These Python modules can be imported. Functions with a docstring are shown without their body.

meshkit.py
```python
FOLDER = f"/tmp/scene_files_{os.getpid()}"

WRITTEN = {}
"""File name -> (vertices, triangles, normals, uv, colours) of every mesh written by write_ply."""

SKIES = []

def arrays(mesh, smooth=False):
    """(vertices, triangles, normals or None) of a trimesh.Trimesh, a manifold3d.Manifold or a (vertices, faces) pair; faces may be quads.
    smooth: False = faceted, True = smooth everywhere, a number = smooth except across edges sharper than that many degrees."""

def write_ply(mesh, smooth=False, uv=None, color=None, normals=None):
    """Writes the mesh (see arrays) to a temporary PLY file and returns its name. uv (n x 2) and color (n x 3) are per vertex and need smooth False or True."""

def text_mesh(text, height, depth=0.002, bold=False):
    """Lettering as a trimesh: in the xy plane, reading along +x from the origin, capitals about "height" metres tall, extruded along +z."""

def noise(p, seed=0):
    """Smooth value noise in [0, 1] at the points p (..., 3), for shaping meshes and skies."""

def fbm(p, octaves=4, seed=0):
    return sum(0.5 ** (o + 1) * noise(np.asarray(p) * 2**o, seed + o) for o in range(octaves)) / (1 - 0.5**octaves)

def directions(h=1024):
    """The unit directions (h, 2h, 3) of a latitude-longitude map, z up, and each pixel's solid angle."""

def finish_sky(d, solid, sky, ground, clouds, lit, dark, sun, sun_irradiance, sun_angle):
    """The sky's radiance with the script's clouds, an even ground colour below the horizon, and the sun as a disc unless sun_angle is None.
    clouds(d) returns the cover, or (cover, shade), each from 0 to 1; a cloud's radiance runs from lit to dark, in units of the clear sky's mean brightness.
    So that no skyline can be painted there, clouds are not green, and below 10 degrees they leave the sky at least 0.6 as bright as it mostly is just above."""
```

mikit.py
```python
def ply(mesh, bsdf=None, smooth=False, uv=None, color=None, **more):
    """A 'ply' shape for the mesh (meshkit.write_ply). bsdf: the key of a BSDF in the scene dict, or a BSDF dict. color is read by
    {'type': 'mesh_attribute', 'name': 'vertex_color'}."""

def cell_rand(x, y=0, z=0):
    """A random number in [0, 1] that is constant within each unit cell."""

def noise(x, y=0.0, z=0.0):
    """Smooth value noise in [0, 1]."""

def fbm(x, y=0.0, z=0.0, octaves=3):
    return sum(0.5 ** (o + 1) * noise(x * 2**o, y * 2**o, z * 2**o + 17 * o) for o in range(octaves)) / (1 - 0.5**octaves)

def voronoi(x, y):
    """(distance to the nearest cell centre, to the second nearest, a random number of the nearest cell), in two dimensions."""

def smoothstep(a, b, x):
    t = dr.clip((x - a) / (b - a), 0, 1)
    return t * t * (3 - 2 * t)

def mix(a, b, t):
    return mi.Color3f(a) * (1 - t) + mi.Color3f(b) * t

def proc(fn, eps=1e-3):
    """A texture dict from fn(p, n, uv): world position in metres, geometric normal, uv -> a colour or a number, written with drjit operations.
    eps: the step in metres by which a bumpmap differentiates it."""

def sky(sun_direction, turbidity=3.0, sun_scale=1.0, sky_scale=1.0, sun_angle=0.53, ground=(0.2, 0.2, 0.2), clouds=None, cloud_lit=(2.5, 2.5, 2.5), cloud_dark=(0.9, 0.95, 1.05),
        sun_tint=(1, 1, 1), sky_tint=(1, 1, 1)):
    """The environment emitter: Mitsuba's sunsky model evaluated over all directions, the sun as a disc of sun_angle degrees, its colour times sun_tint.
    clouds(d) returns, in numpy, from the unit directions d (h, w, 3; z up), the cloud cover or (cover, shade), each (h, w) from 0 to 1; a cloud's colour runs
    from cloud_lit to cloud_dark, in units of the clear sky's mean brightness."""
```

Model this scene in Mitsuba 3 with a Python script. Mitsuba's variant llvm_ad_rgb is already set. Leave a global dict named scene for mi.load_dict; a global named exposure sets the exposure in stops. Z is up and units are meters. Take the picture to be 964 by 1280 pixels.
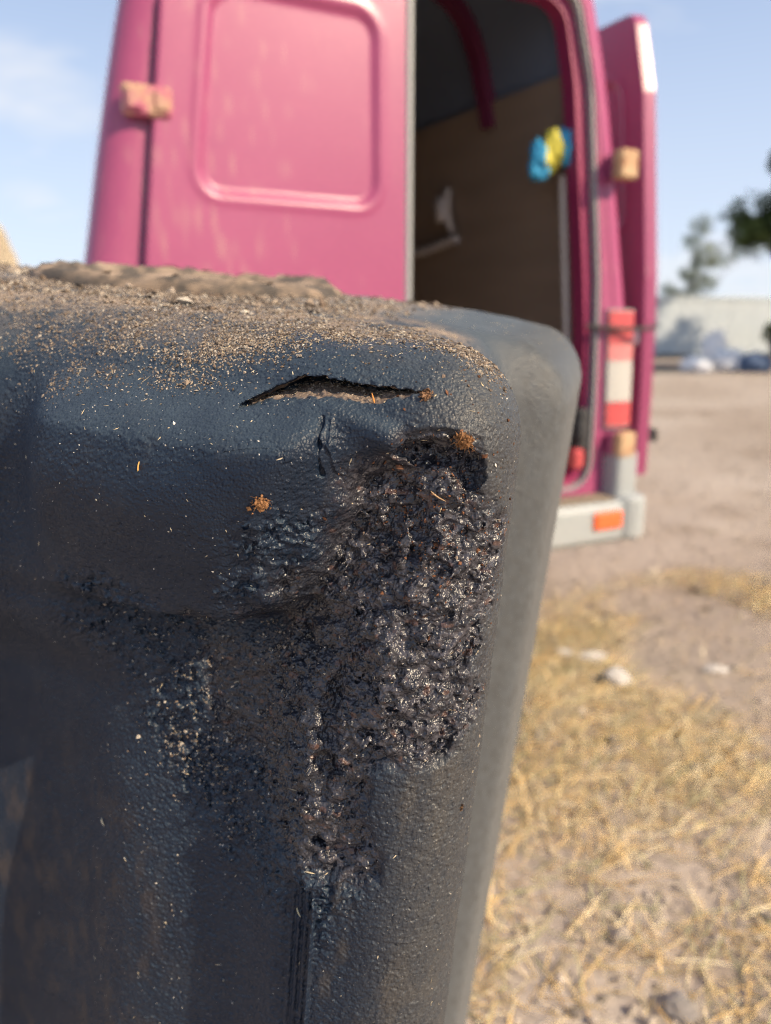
import math
import numpy as np, trimesh, drjit as dr, mitsuba as mi, mikit, meshkit
from mikit import noise, fbm, smoothstep, mix, cell_rand, voronoi, proc
import shapely
from shapely.geometry import Polygon
rng = np.random.default_rng(7)
scene, labels = {}, {}
T = mi.ScalarTransform4f

# ------------------------------------------------------------------ camera, sky, exposure
EYE = np.array([0, 0, 1.2])
PITCH = math.radians(12.8)
FWD = np.array([0, math.cos(PITCH), -math.sin(PITCH)])
scene['camera'] = dict(type='thinlens', fov=52.99, fov_axis='x', near_clip=0.01, far_clip=4000.0,
                       aperture_radius=0.0030, focus_distance=0.435,
                       to_world=T().look_at(origin=EYE.tolist(), target=(EYE + FWD).tolist(), up=[0, 0, 1]))
SUN = (0.78, -0.47, 0.62)


def cloud_cover(d):
    z = np.maximum(d[..., 2], 0.02)
    q = np.stack([d[..., 0] / (z + .25) * 1.5 + 3, d[..., 1] / (z + .25) * 2.6, z * 2], -1)
    wisps = meshkit.fbm(q * 1.3, 6, 3)
    cirrus = np.clip((wisps - .33) * 2.4, 0, 1) * .8
    low = np.clip((meshkit.fbm(np.stack([d[..., 0] * 5, d[..., 1] * 5, z * 14], -1), 5, 9) - .36) * 5, 0, 1)
    low *= np.clip((0.20 - z) / .10, 0, 1)
    haze = np.clip((.45 - z) / .45, 0, 1) * .50 + .24
    return np.clip(np.maximum(np.maximum(cirrus, low * .8), haze), 0, 1)


scene['sky'] = mikit.sky(SUN, turbidity=3, clouds=cloud_cover, cloud_lit=(2.3, 2.3, 2.35), sky_tint=(.84, 1.03, 1.22))
exposure = 2.2


# ------------------------------------------------------------------ helpers
def lab(key, label=None, category=None, group=None, kind=None):
    d = labels.setdefault(key, {})
    for k, v in (('label', label), ('category', category), ('group', group), ('kind', kind)):
        if v: d[k] = v
    return key


def put(key, mesh, bsdf, smooth=False, **more):
    k, n = key, 0
    while k in scene:
        n += 1
        k = f'{key}_{n:03d}'
    scene[k] = mikit.ply(mesh, bsdf, smooth, **more)
    return k


def cat(ms):
    return trimesh.util.concatenate(ms)


def rbox(x0, x1, y0, y1, z0, z1, r=0.005):
    """A box with chamfered edges."""
    c = np.array([(x0 + x1) / 2, (y0 + y1) / 2, (z0 + z1) / 2])
    h = np.array([x1 - x0, y1 - y0, z1 - z0]) / 2
    r = min(r, h.min() * .95)
    pts = []
    for s in np.ndindex(2, 2, 2):
        s = np.array(s) * 2 - 1
        for k in range(3):
            q = h - r
            q[k] += r
            pts.append(c + s * q)
    return trimesh.convex.convex_hull(np.array(pts))


def tube(pts, r, n=10):
    """A tube along points, radius r or one per point, closed."""
    pts = np.asarray(pts, float)
    rr = np.broadcast_to(r, len(pts)).astype(float)
    t = np.gradient(pts, axis=0)
    t /= np.linalg.norm(t, axis=1, keepdims=True) + 1e-12
    ref = np.array([0, 0, 1.]) if abs(t[0][2]) < .9 else np.array([1., 0, 0])
    a = np.cross(t, ref); a /= np.linalg.norm(a, axis=1, keepdims=True)
    b = np.cross(t, a)
    ang = np.arange(n) * 2 * np.pi / n
    ring = pts[:, None] + rr[:, None, None] * (np.cos(ang)[None, :, None] * a[:, None] + np.sin(ang)[None, :, None] * b[:, None])
    v = np.vstack([ring.reshape(-1, 3), pts[:1], pts[-1:]])
    f = []
    for i in range(len(pts) - 1):
        for j in range(n):
            k = (j + 1) % n
            f += [[i * n + j, i * n + k, (i + 1) * n + k], [i * n + j, (i + 1) * n + k, (i + 1) * n + j]]
    e = len(pts) * n
    for j in range(n):
        k = (j + 1) % n
        f += [[e, k, j], [e + 1, (len(pts) - 1) * n + j, (len(pts) - 1) * n + k]]
    m = trimesh.Trimesh(v, f, process=False)
    return m


def slab(front, thick_vec):
    """A closed sheet: a grid of points (n, m, 3) and the same grid moved by thick_vec behind it."""
    n, m = front.shape[:2]
    back = front + thick_vec if np.ndim(thick_vec) == 1 else thick_vec
    v = np.vstack([front.reshape(-1, 3), back.reshape(-1, 3)])
    idx = np.arange(n * m).reshape(n, m)
    q = np.stack([idx[:-1, :-1], idx[1:, :-1], idx[1:, 1:], idx[:-1, 1:]], -1).reshape(-1, 4)
    o = n * m
    quads = [q, q[:, ::-1] + o]
    for line in (idx[0], idx[-1][::-1], idx[:, 0][::-1], idx[:, -1]):
        quads.append(np.stack([line[:-1], line[1:], line[1:] + o, line[:-1] + o], -1))
    q = np.vstack(quads)
    mesh = trimesh.Trimesh(v, np.vstack([q[:, [0, 1, 2]], q[:, [0, 2, 3]]]), process=False)
    mesh.fix_normals()
    return mesh


def surface_nets(fn, boxes, h, block=8, band=6.0, skip=None):
    """Mesh of fn(x, y, z) = 0 (drjit, numpy in and out) within boxes; spacing h; evaluates only blocks near the surface."""
    lo, hi = np.array(boxes[0], float), np.array(boxes[1], float)
    H = h * block
    nb = np.ceil((hi - lo) / H).astype(int)
    g = np.stack(np.meshgrid(*[np.arange(k) for k in nb], indexing='ij'), -1).reshape(-1, 3)
    c = lo + (g + .5) * H
    d = fn(c)
    g = g[np.abs(d) < H * .9 + band]
    if skip is not None:
        g = g[~skip(lo + g * H, lo + (g + 1) * H)]
    k1 = block + 1
    loc = np.stack(np.meshgrid(*[np.arange(k1)] * 3, indexing='ij'), -1).reshape(-1, 3)
    V, CELL, QU = [], [], []
    N = nb * block + 2
    code = lambda i: (i[..., 0] * N[1] + i[..., 1]) * N[2] + i[..., 2]
    for s in range(0, len(g), 4000):
        gb = g[s:s + 4000]
        idx = gb[:, None] * block + loc[None]
        val = fn((lo + idx * h).reshape(-1, 3)).reshape(-1, k1, k1, k1)
        base = gb * block
        corner = [val[:, a:a + block, b:b + block, e:e + block] for a in (0, 1) for b in (0, 1) for e in (0, 1)]
        neg = sum((x < 0).astype(np.int8) for x in corner)
        act = (neg > 0) & (neg < 8)
        bi, i, j, k = np.nonzero(act)
        if not len(bi): continue
        cv = np.stack([x[bi, i, j, k] for x in corner], -1)
        off = np.array(list(np.ndindex(2, 2, 2)), float)
        acc, cnt = np.zeros((len(bi), 3)), np.zeros(len(bi))
        for a in range(8):
            for ax in range(3):
                b = a | (4 >> ax)
                if b == a: continue
                va, vb = cv[:, a], cv[:, b]
                cr = (va < 0) != (vb < 0)
                t = np.where(cr, va / np.where(cr, va - vb, 1), 0)
                acc += np.where(cr[:, None], off[a] + (off[b] - off[a]) * t[:, None], 0)
                cnt += cr
        cell = base[bi] + np.stack([i, j, k], -1)
        V.append(lo + (cell + acc / cnt[:, None]) * h)
        CELL.append(code(cell + 1))
        for ax in range(3):
            b = 4 >> ax
            v0, v1 = cv[:, 0], cv[:, b]
            cr = (v0 < 0) != (v1 < 0)
            e = cell[cr] + 1
            u, w = np.eye(3, dtype=int)[(ax + 1) % 3], np.eye(3, dtype=int)[(ax + 2) % 3]
            q = np.stack([code(e), code(e - u), code(e - u - w), code(e - w)], -1)
            fl = v0[cr] < 0
            q[~fl] = q[~fl][:, ::-1]
            QU.append(q)
    V, CELL, QU = np.vstack(V), np.concatenate(CELL), np.vstack(QU)
    o = np.argsort(CELL)
    pos = np.searchsorted(CELL[o], QU)
    pos = np.minimum(pos, len(o) - 1)
    ok = (CELL[o][pos] == QU).all(1)
    QU = o[pos[ok]]
    return V, QU


def tex(fn, eps=1e-3): return proc(fn, eps)


def rgb(*c): return {'type': 'rgb', 'value': list(c)}


def pr(color, rough=.5, spec=.5, metal=0., **k):
    return {'type': 'twosided', 'b': {'type': 'principled', 'base_color': color if isinstance(color, dict) else rgb(*color), 'roughness': rough, 'specular': spec, 'metallic': metal, **k}}


# ------------------------------------------------------------------ the tank's own axes (X right along its front, Y into its depth, Z up; origin at its sharp top right corner)
TX = np.array([0.95714014, -0.2799049, -0.07440427])
TY = np.array([0.27787015, 0.95991991, -0.03663249])
TZ = np.array([0.08167576, 0.0143877, 0.9965551])
TO = np.array([0.06405377, 0.38666312, 1.18670402])
TM = np.stack([TX, TY, TZ])
def tank_world(q): return np.asarray(q) * 1e-3 @ TM + TO      # millimetres in the tank's axes -> metres in the world
def tank_mm(p):
    x, y, z = [(p[i] - float(TO[i])) * 1000 for i in range(3)]
    return [float(a[0]) * x + float(a[1]) * y + float(a[2]) * z for a in TM]


# ------------------------------------------------------------------ materials
def ground_col(p, n, uv):
    a = fbm(p.x * .35, p.y * .35, 1.0, 4)
    b = fbm(p.x * 3.1, p.y * 3.1, 5.0, 4)
    g = noise(p.x * 90, p.y * 90)
    c = mix((.36, .30, .25), (.47, .41, .355), smoothstep(.3, .7, a))
    c = mix(c, (.27, .215, .17), smoothstep(.55, .75, b) * .6)
    return c * (.8 + .4 * g)
scene['m_ground'] = {'type': 'twosided', 'b': {'type': 'bumpmap', 'scale': 1.0, 't': tex(lambda p, n, uv: .006 * fbm(p.x * 28, p.y * 28, 0., 3)), 'n': {'type': 'diffuse', 'reflectance': tex(ground_col)}}}
scene['m_straw'] = {'type': 'twosided', 'b': {'type': 'diffuse', 'reflectance': {'type': 'mesh_attribute', 'name': 'vertex_color'}}}
scene['m_grey_stone'] = pr(tex(lambda p, n, uv: mix((.20, .18, .17), (.30, .28, .27), fbm(p.x * 60, p.y * 60, p.z * 60, 3))), .9, .2)
scene['m_pale_stone'] = pr(tex(lambda p, n, uv: mix((.42, .39, .36), (.62, .60, .57), fbm(p.x * 60, p.y * 60, p.z * 60, 3))), .9, .2)


def paint_col(p, n, uv):
    a = fbm(p.x * 2.3, p.y * 2.3, p.z * 1.7, 4)
    b = noise(p.x * 60, p.y * 60, p.z * 14)
    c = mix((.28, .042, .125), (.345, .075, .170), a)
    return mix(c, (.42, .22, .22), smoothstep(.62, .95, b * .5 + a * .55) * .5)
scene['m_paint'] = {'type': 'twosided', 'b': {'type': 'principled', 'base_color': tex(paint_col), 'roughness': .36, 'specular': .5, 'clearcoat': .35, 'clearcoat_gloss': .7}}
scene['m_paint_inner'] = pr((.26, .025, .09), .45)
scene['m_hinge'] = pr(tex(lambda p, n, uv: mix((.40, .10, .17), (.42, .25, .17), smoothstep(.35, .65, fbm(p.x * 30, p.y * 30, p.z * 30)))), .55)
scene['m_paint_dark'] = pr((.14, .02, .065), .5)
scene['m_seal'] = pr((.30, .31, .32), .5)
scene['m_black'] = pr((.03, .03, .033), .6)
scene['m_bumper'] = pr(tex(lambda p, n, uv: mix((.30, .33, .345), (.38, .40, .405), fbm(p.x * 5, p.y * 5, p.z * 5))), .5)
scene['m_rust'] = pr(tex(lambda p, n, uv: mix((.50, .34, .20), (.34, .17, .09), smoothstep(.4, .7, fbm(p.x * 40, p.y * 40, p.z * 40)))), .7)
scene['m_red_lens'] = pr((.50, .075, .08), .3, clearcoat=.6)
scene['m_pink_lens'] = pr((.58, .20, .20), .25, clearcoat=.6)
scene['m_white_lens'] = pr((.45, .44, .42), .3, clearcoat=.6)
scene['m_orange'] = pr((.90, .16, .05), .3)
scene['m_plywood'] = pr(tex(lambda p, n, uv: mix((.27, .20, .155), (.20, .15, .115), fbm(p.x * 3, p.y * 3, p.z * 14, 4))), .75)
scene['m_panel_grey'] = pr((.13, .165, .24), .6)
scene['m_floor_wood'] = pr((.20, .16, .12), .8)
scene['m_pole'] = pr((.55, .50, .48), .5)
scene['m_blue'] = pr((.03, .30, .55), .6)
scene['m_yellow'] = pr((.62, .55, .07), .6)
scene['m_white'] = pr((.72, .73, .75), .6)
scene['m_trailer'] = pr(tex(lambda p, n, uv: mix((.36, .42, .47), (.43, .48, .52), fbm(p.x * .5, p.z * 2.0, p.y))), .55)
scene['m_trailer_dark'] = pr((.06, .06, .07), .7)
scene['m_denim'] = pr((.05, .09, .18), .7)
scene['m_bark'] = pr((.11, .085, .065), .9)
scene['m_leaf'] = {'type': 'twosided', 'b': {'type': 'diffuse', 'reflectance': tex(lambda p, n, uv: mix((.040, .060, .022), (.085, .115, .045), cell_rand(p.x * 7, p.y * 7, p.z * 7)))}}
scene['m_leaf_pale'] = {'type': 'twosided', 'b': {'type': 'diffuse', 'reflectance': tex(lambda p, n, uv: mix((.17, .20, .13), (.24, .27, .19), cell_rand(p.x * 7, p.y * 7, p.z * 7)))}}  # distance haze put into the leaf colour as a paler green
scene['m_mud_wall'] = pr(tex(lambda p, n, uv: mix((.42, .35, .26), (.30, .25, .18), fbm(p.x * 4, p.y * 4, p.z * 4))), .95, .1)
scene['m_dust'] = pr(tex(lambda p, n, uv: mix((.085, .075, .068), (.25, .19, .145), smoothstep(.35, .65, fbm(p.x * 45, p.y * 45, p.z * 45, 4)))), .95, .1)
scene['m_tyre'] = pr((.025, .025, .026), .85)

# ------------------------------------------------------------------ ground
gx = np.concatenate([-np.geomspace(3000, 4.2, 30), np.linspace(-4, 4, 161), np.geomspace(4.2, 3000, 30)])
gy = np.concatenate([-np.geomspace(600, 1.2, 20), np.linspace(-1, 6, 141), np.geomspace(6.2, 3000, 34)])
GX, GY = np.meshgrid(gx, gy, indexing='ij')
near = np.exp(-((GX / 6) ** 2 + ((GY - 2) / 6) ** 2))
def ground_z(x, y):
    n = np.exp(-((x / 6) ** 2 + ((y - 2) / 6) ** 2))
    return (meshkit.fbm(np.stack([x * 1.7, y * 1.7, x * 0], -1), 4, 2) - .5) * .07 * n - .01
grid = np.stack([GX, GY, ground_z(GX, GY)], -1)
n, m = grid.shape[:2]
idx = np.arange(n * m).reshape(n, m)
q = np.stack([idx[:-1, :-1], idx[1:, :-1], idx[1:, 1:], idx[:-1, 1:]], -1).reshape(-1, 4)
put('ground', (grid.reshape(-1, 3), q), 'm_ground', True)
lab('ground', kind='structure', label='dusty beige dirt yard behind and beside the black tank')

# ------------------------------------------------------------------ far things: trailer, heaps, trees, wall
def proj_dir(px, py):
    d = np.array([(px - 482) / 967, (py - 640) / 967, 1.])
    Rm = np.array([[1, 0, 0], [0, -math.sin(PITCH), -math.cos(PITCH)], FWD])
    return d @ Rm
# trailer: near end at (822 px) and receding to the right
TA, TB = np.array([9.2, 29.5]), np.array([22.5, 33.5])
td = (TB - TA) / np.linalg.norm(TB - TA); tn = np.array([-td[1], td[0]])
def trailer_pt(s, t, z): return np.array([*(TA + td * s + tn * t), z])
def trailer_box(s0, s1, t0, t1, z0, z1, r=.02):
    mm = rbox(s0, s1, t0, t1, z0, z1, r)
    A = np.eye(4); A[:2, 0] = td; A[:2, 1] = tn; A[:2, 3] = TA
    mm.apply_transform(A)
    return mm
put('trailer__body', trailer_box(-2, 16, 0, 2.45, .62, 2.62, .05), 'm_trailer')
for i in range(16):
    put('trailer__rib', trailer_box(-1.2 + i * 1.1, -1.12 + i * 1.1, -.012, -.002, .68, 2.55, .004), 'm_trailer')
put('trailer__top_rail', trailer_box(-2.02, 16.02, -.05, .1, 2.54, 2.68, .02), 'm_trailer')
put('trailer__bottom_rail', trailer_box(-2.02, 16.02, -.05, .1, .52, .66, .02), 'm_trailer')
put('trailer__underframe', trailer_box(-1.9, 15.9, .5, 1.9, .34, .6, .02), 'm_trailer_dark')
put('trailer__hatch', trailer_box(.5, .72, -.045, -.033, 1.75, 2.3, .004), 'm_trailer_dark')
for s in (-1.2, .1, 5.5, 12.5, 13.8):
    w = trimesh.creation.cylinder(.42, .3, sections=28)
    w.apply_transform(trimesh.transformations.rotation_matrix(math.pi / 2, [1, 0, 0]))
    A = np.eye(4); A[:2, 0] = td; A[:2, 1] = tn; A[:3, 3] = trailer_pt(s, .3, .42)
    w.apply_transform(A)
    put('trailer__wheel', w, 'm_tyre', 40)
lab('trailer', 'long pale grey trailer parked far off at the right under the trees', 'trailer')


def lump(c, r, seed, amp=.35, sub=3, freq=1.6):
    mm = trimesh.creation.icosphere(sub)
    v = mm.vertices
    k = 1 + amp * (meshkit.fbm(v * freq + seed * 7.3, 3, seed) - .5) * 2
    mm.vertices = v * k[:, None] * np.asarray(r) + np.asarray(c)
    return mm
def far(px, z, y):
    d = proj_dir(px, 440); return np.array([d[0] / d[1] * y, y, z])
for i, (px, y, r, mat, name, label, c_) in enumerate([
    (868, 27.0, (.42, .35, .32), 'm_white', 'white_sack', 'white sack on the dirt at the left end of the far row of sacks', 'sack'),
    (893, 28.0, (.40, .30, .85), 'm_white', 'white_sack', 'tall upright white sack in the middle of the far row below the trailer', 'sack'),
    (915, 27.5, (.55, .35, .42), 'm_white', 'white_sack', 'wide white sack right of the tall sack below the trailer', 'sack'),
    (880, 26.4, (.35, .3, .25), 'm_white', 'white_sack', 'small white sack lying in front of the tall white sack', 'sack'),
    (947, 27.0, (.55, .4, .38), 'm_denim', 'blue_bundle', 'dark blue bundle on the dirt at the right edge below the trailer', 'bundle')]):
    p = far(px, 0, y)
    k = put(name, lump(p + [0, 0, r[2] * .75], r, i + 3), mat, True)
    lab(k, label, c_, 'white sacks below the trailer' if c_ == 'sack' else None)


def tree(key, base, height, spread, trunk_r, clumps, leaf, mat, seed, lean=(0, 0)):
    g = np.random.default_rng(seed)
    base = np.asarray(base, float)
    top = base + [lean[0], lean[1], height * .8]
    t = np.linspace(0, 1, 9)[:, None]
    path = base + (top - base) * t + np.cumsum(g.normal(0, .04 * spread, (9, 3)), 0) * [1, 1, 0]
    wood = [tube(path, np.linspace(trunk_r, trunk_r * .25, 9), 8)]
    V, Fc = [], []
    cnt = 0
    for (ox, oy, oz, r, nl) in clumps:
        c = base + [ox, oy, oz]
        j = int(np.clip((oz / height) * 8 - 2, 2, 8))
        mid = (path[j] + c) / 2 + g.normal(0, .08 * spread, 3)
        wood.append(tube([path[j], mid, c], [trunk_r * .4, trunk_r * .25, trunk_r * .08], 6))
        d = g.normal(size=(nl, 3)); d /= np.linalg.norm(d, axis=1, keepdims=True)
        pos = c + d * (g.random((nl, 1)) ** .45) * np.array([r, r, r * .8])
        pos += (meshkit.noise(pos * 1.7, seed)[:, None] - .5) * r * .8
        a = g.normal(size=(nl, 3)); a /= np.linalg.norm(a, axis=1, keepdims=True)
        b = np.cross(a, g.normal(size=(nl, 3))); b /= np.linalg.norm(b, axis=1, keepdims=True)
        s = leaf * (.6 + .8 * g.random((nl, 1)))
        v = np.stack([pos - a * s, pos + b * s * .4, pos + a * s, pos - b * s * .4], 1).reshape(-1, 3)
        i = np.arange(nl) * 4 + cnt
        cnt += nl * 4
        V.append(v); Fc.append(np.vstack([np.stack([i, i + 1, i + 2], 1), np.stack([i, i + 2, i + 3], 1)]))
    put(key + '__trunk', cat(wood), 'm_bark', True)
    put(key + '__crown', (np.vstack(V), np.vstack(Fc)), mat)
g = np.random.default_rng(5)
# small thin tree left of the clouds; its clumps from the top to the trailer's roof
bt = far(862, 0, 36)
tree('thin_tree', bt, 6.2, 1.0, .10, [(.05, 0, 6.0, .55, 130), (-.25, .2, 5.3, .5, 110), (.3, -.1, 4.7, .7, 220), (.9, .1, 4.45, .55, 120), (-.2, .1, 4.0, .6, 150), (.1, 0, 3.4, .6, 160), (-1.1, 0, 3.2, .5, 100), (-.6, 0, 2.9, .5, 110), (1.7, .2, 4.6, .35, 40), (.7, 0, 3.6, .4, 60)], .12, 'm_leaf_pale', 11)
lab('thin_tree', 'thin pale sparse tree standing behind the trailer beside the open van door', 'tree')
bt = far(1026, .75, 26)
cl = []
for i in range(26):
    a = g.random() * 2 * math.pi; r = 2.6 * math.sqrt(g.random())
    cl.append((r * math.cos(a), r * math.sin(a), 3.4 + 3.0 * g.random() * (1 - r / 4), .5 + .5 * g.random(), 420))
cl += [(-1.75, 0, 5.9, .55, 500), (-1.5, 0, 5.2, .6, 500), (-1.0, 0, 4.6, .6, 500), (-.9, 0, 5.6, .7, 500)]
tree('dark_tree', bt, 6.4, 1.6, .22, cl, .11, 'm_leaf', 23)
lab('dark_tree', 'dark green leafy tree at the right edge above the trailer', 'tree')
bb = far(956, 0, 29)
tree('green_bush', bb + [.3, 0, 0], 1.9, .5, .05, [(0, 0, 1.3, .5, 400), (.5, 0, 1.6, .5, 400), (.9, 0, 1.1, .6, 400), (.4, .3, .7, .5, 300)], .09, 'm_leaf', 31)
lab('green_bush', 'small green bush in front of the trailer at the right edge', 'bush')
# ruined mud wall end at the far left
w0 = lump((0, 0, 0), (.62, .4, 1.3), 9, .12, 4, 2.2)
w0.vertices[:, 2] = np.minimum(w0.vertices[:, 2], 1.12 + .1 * meshkit.noise(w0.vertices * 5))
d_ = proj_dir(-4, 320); w0.apply_translation([d_[0] / d_[1] * 11 - .25, 11, 1.55])
w1 = rbox(d_[0] / d_[1] * 11 - 4.5, d_[0] / d_[1] * 11 + .12, 10.75, 11.3, -.1, 1.9, .08).subdivide().subdivide().subdivide().subdivide()
w1.vertices += (meshkit.noise(w1.vertices * 3.1)[:, None] - .5) * .12
put('mud_wall__wall', w1, 'm_mud_wall', True)
put('mud_wall__pillar', w0, 'm_mud_wall', True)
lab('mud_wall', 'weathered brown mud wall end beyond the tank at the left edge', 'wall')

# ------------------------------------------------------------------ the van (own frame: X right along its rear, Y forward into the van, Z up)
AL = 0.45969812
VC, VS = math.cos(AL), math.sin(AL)
VO = np.array([-0.64754591, 2.09166761, 0])
VM = np.eye(4); VM[:3, 0] = [VC, VS, 0]; VM[:3, 1] = [-VS, VC, 0]; VM[:3, 3] = VO
MID = .78
def vput(key, mesh, bsdf, smooth=False):
    mesh = mesh.copy(); mesh.apply_transform(VM)
    return put(key, mesh, bsdf, smooth)
ZS = [.45, .55, .75, 1.0, 1.2, 1.3, 1.4, 1.68, 2.0, 2.13, 2.22, 2.34, 2.44, 2.5, 2.54, 2.56]
WS = [.86, .90, .935, .935, .925, .915, .892, .84, .772, .735, .705, .655, .57, .46, .28, .0]
ZD = [.60, .72, 1.0, 1.25, 1.4, 2.0, 2.22, 2.37, 2.5]
WD = [.772, .775, .778, .772, .764, .69, .622, .555, .50]
ZI = [.60, .72, 1.2, 1.4, 2.0, 2.218, 2.5]
WI = [.752, .757, .735, .715, .635, .58, .50]
zz = np.concatenate([np.linspace(.45, 2.22, 40), np.linspace(2.25, 2.5, 12), [2.52, 2.54, 2.555]])
def profile():
    w = np.interp(zz, ZS, WS)
    w = np.convolve(np.pad(w, 2, 'edge'), np.ones(5) / 5, 'valid')
    right = np.stack([w, zz], 1)
    crown = np.array([[.14, 2.566], [0, 2.57], [-.14, 2.566]])
    return np.vstack([right, crown, (right * [-1, 1])[::-1]])
PROF = profile()
tn_ = np.gradient(PROF, axis=0); NRM = np.stack([tn_[:, 1], -tn_[:, 0]], 1); NRM /= np.linalg.norm(NRM, axis=1, keepdims=True)
def taper(y): return .095 * np.maximum(y - .1, 0)          # the body narrows a little towards the front
def skin(steps):
    """Loft of the body outline: steps = (y, inset)."""
    return np.stack([np.stack([MID + (PROF - NRM * i)[:, 0] - np.sign(PROF[:, 0]) * np.minimum(taper(y), np.abs((PROF - NRM * i)[:, 0])), np.full(len(PROF), y), (PROF - NRM * i)[:, 1]], -1) for y, i in steps])
def grid_mesh(gr):
    n, m = gr.shape[:2]
    idx = np.arange(n * m).reshape(n, m)
    q = np.stack([idx[:-1, :-1], idx[1:, :-1], idx[1:, 1:], idx[:-1, 1:]], -1).reshape(-1, 4)
    return trimesh.Trimesh(gr.reshape(-1, 3), np.vstack([q[:, [0, 1, 2]], q[:, [0, 2, 3]]]), process=False)
L = 4.6
rear = [(-.013, .08), (-.012, .064), (-.005, .04), (.010, .018), (.032, .005), (.06, 0)]
body = grid_mesh(skin(rear + [(y, 0) for y in np.linspace(.3, L - .6, 12)] + [(L - .3, .05), (L - .1, .18), (L, .4), (L, .6)]))
vput('maroon_van__body', body, 'm_paint', True)
# opening frame (rebate the doors shut against) and the inner skin
def opening(ws, zs, ztop, zbot, r=.10):
    z = np.linspace(zbot, ztop, 40); w = np.interp(z, zs, ws)
    p = Polygon(np.vstack([np.stack([MID + w, z], 1), np.stack([MID - w, z], 1)[::-1]]))
    return p.buffer(-r, join_style=1).buffer(r, join_style=1)
outer = Polygon(np.stack([MID + (PROF - NRM * .066)[:, 0], (PROF - NRM * .066)[:, 1]], 1)).buffer(0)
def plate(poly, y0, y1):
    m_ = trimesh.creation.extrude_polygon(poly, y1 - y0, engine='earcut')
    A = np.array([[1, 0, 0, 0], [0, 0, -1, y1], [0, 1, 0, 0], [0, 0, 0, 1.]])
    m_.apply_transform(A); return m_
d_open, i_open = opening(WD, ZD, 2.26, .655), opening(WI, ZI, 2.225, .69)
vput('maroon_van__rear_frame', plate(outer.difference(d_open), -.010, .02), 'm_paint')
vput('maroon_van__door_rebate', plate(outer.difference(i_open), .024, .085), 'm_paint_inner')
sl = d_open.buffer(-.002).difference(d_open.buffer(-.011))
vput('maroon_van__door_seal', plate(sl, -.006, .022), 'm_seal')
inner = [(y, .075) for y in np.linspace(.086, 3.1, 10)]
isk = grid_mesh(skin(inner)); isk.invert()
vput('maroon_van__inner_skin', isk, 'm_panel_grey', True)
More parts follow.
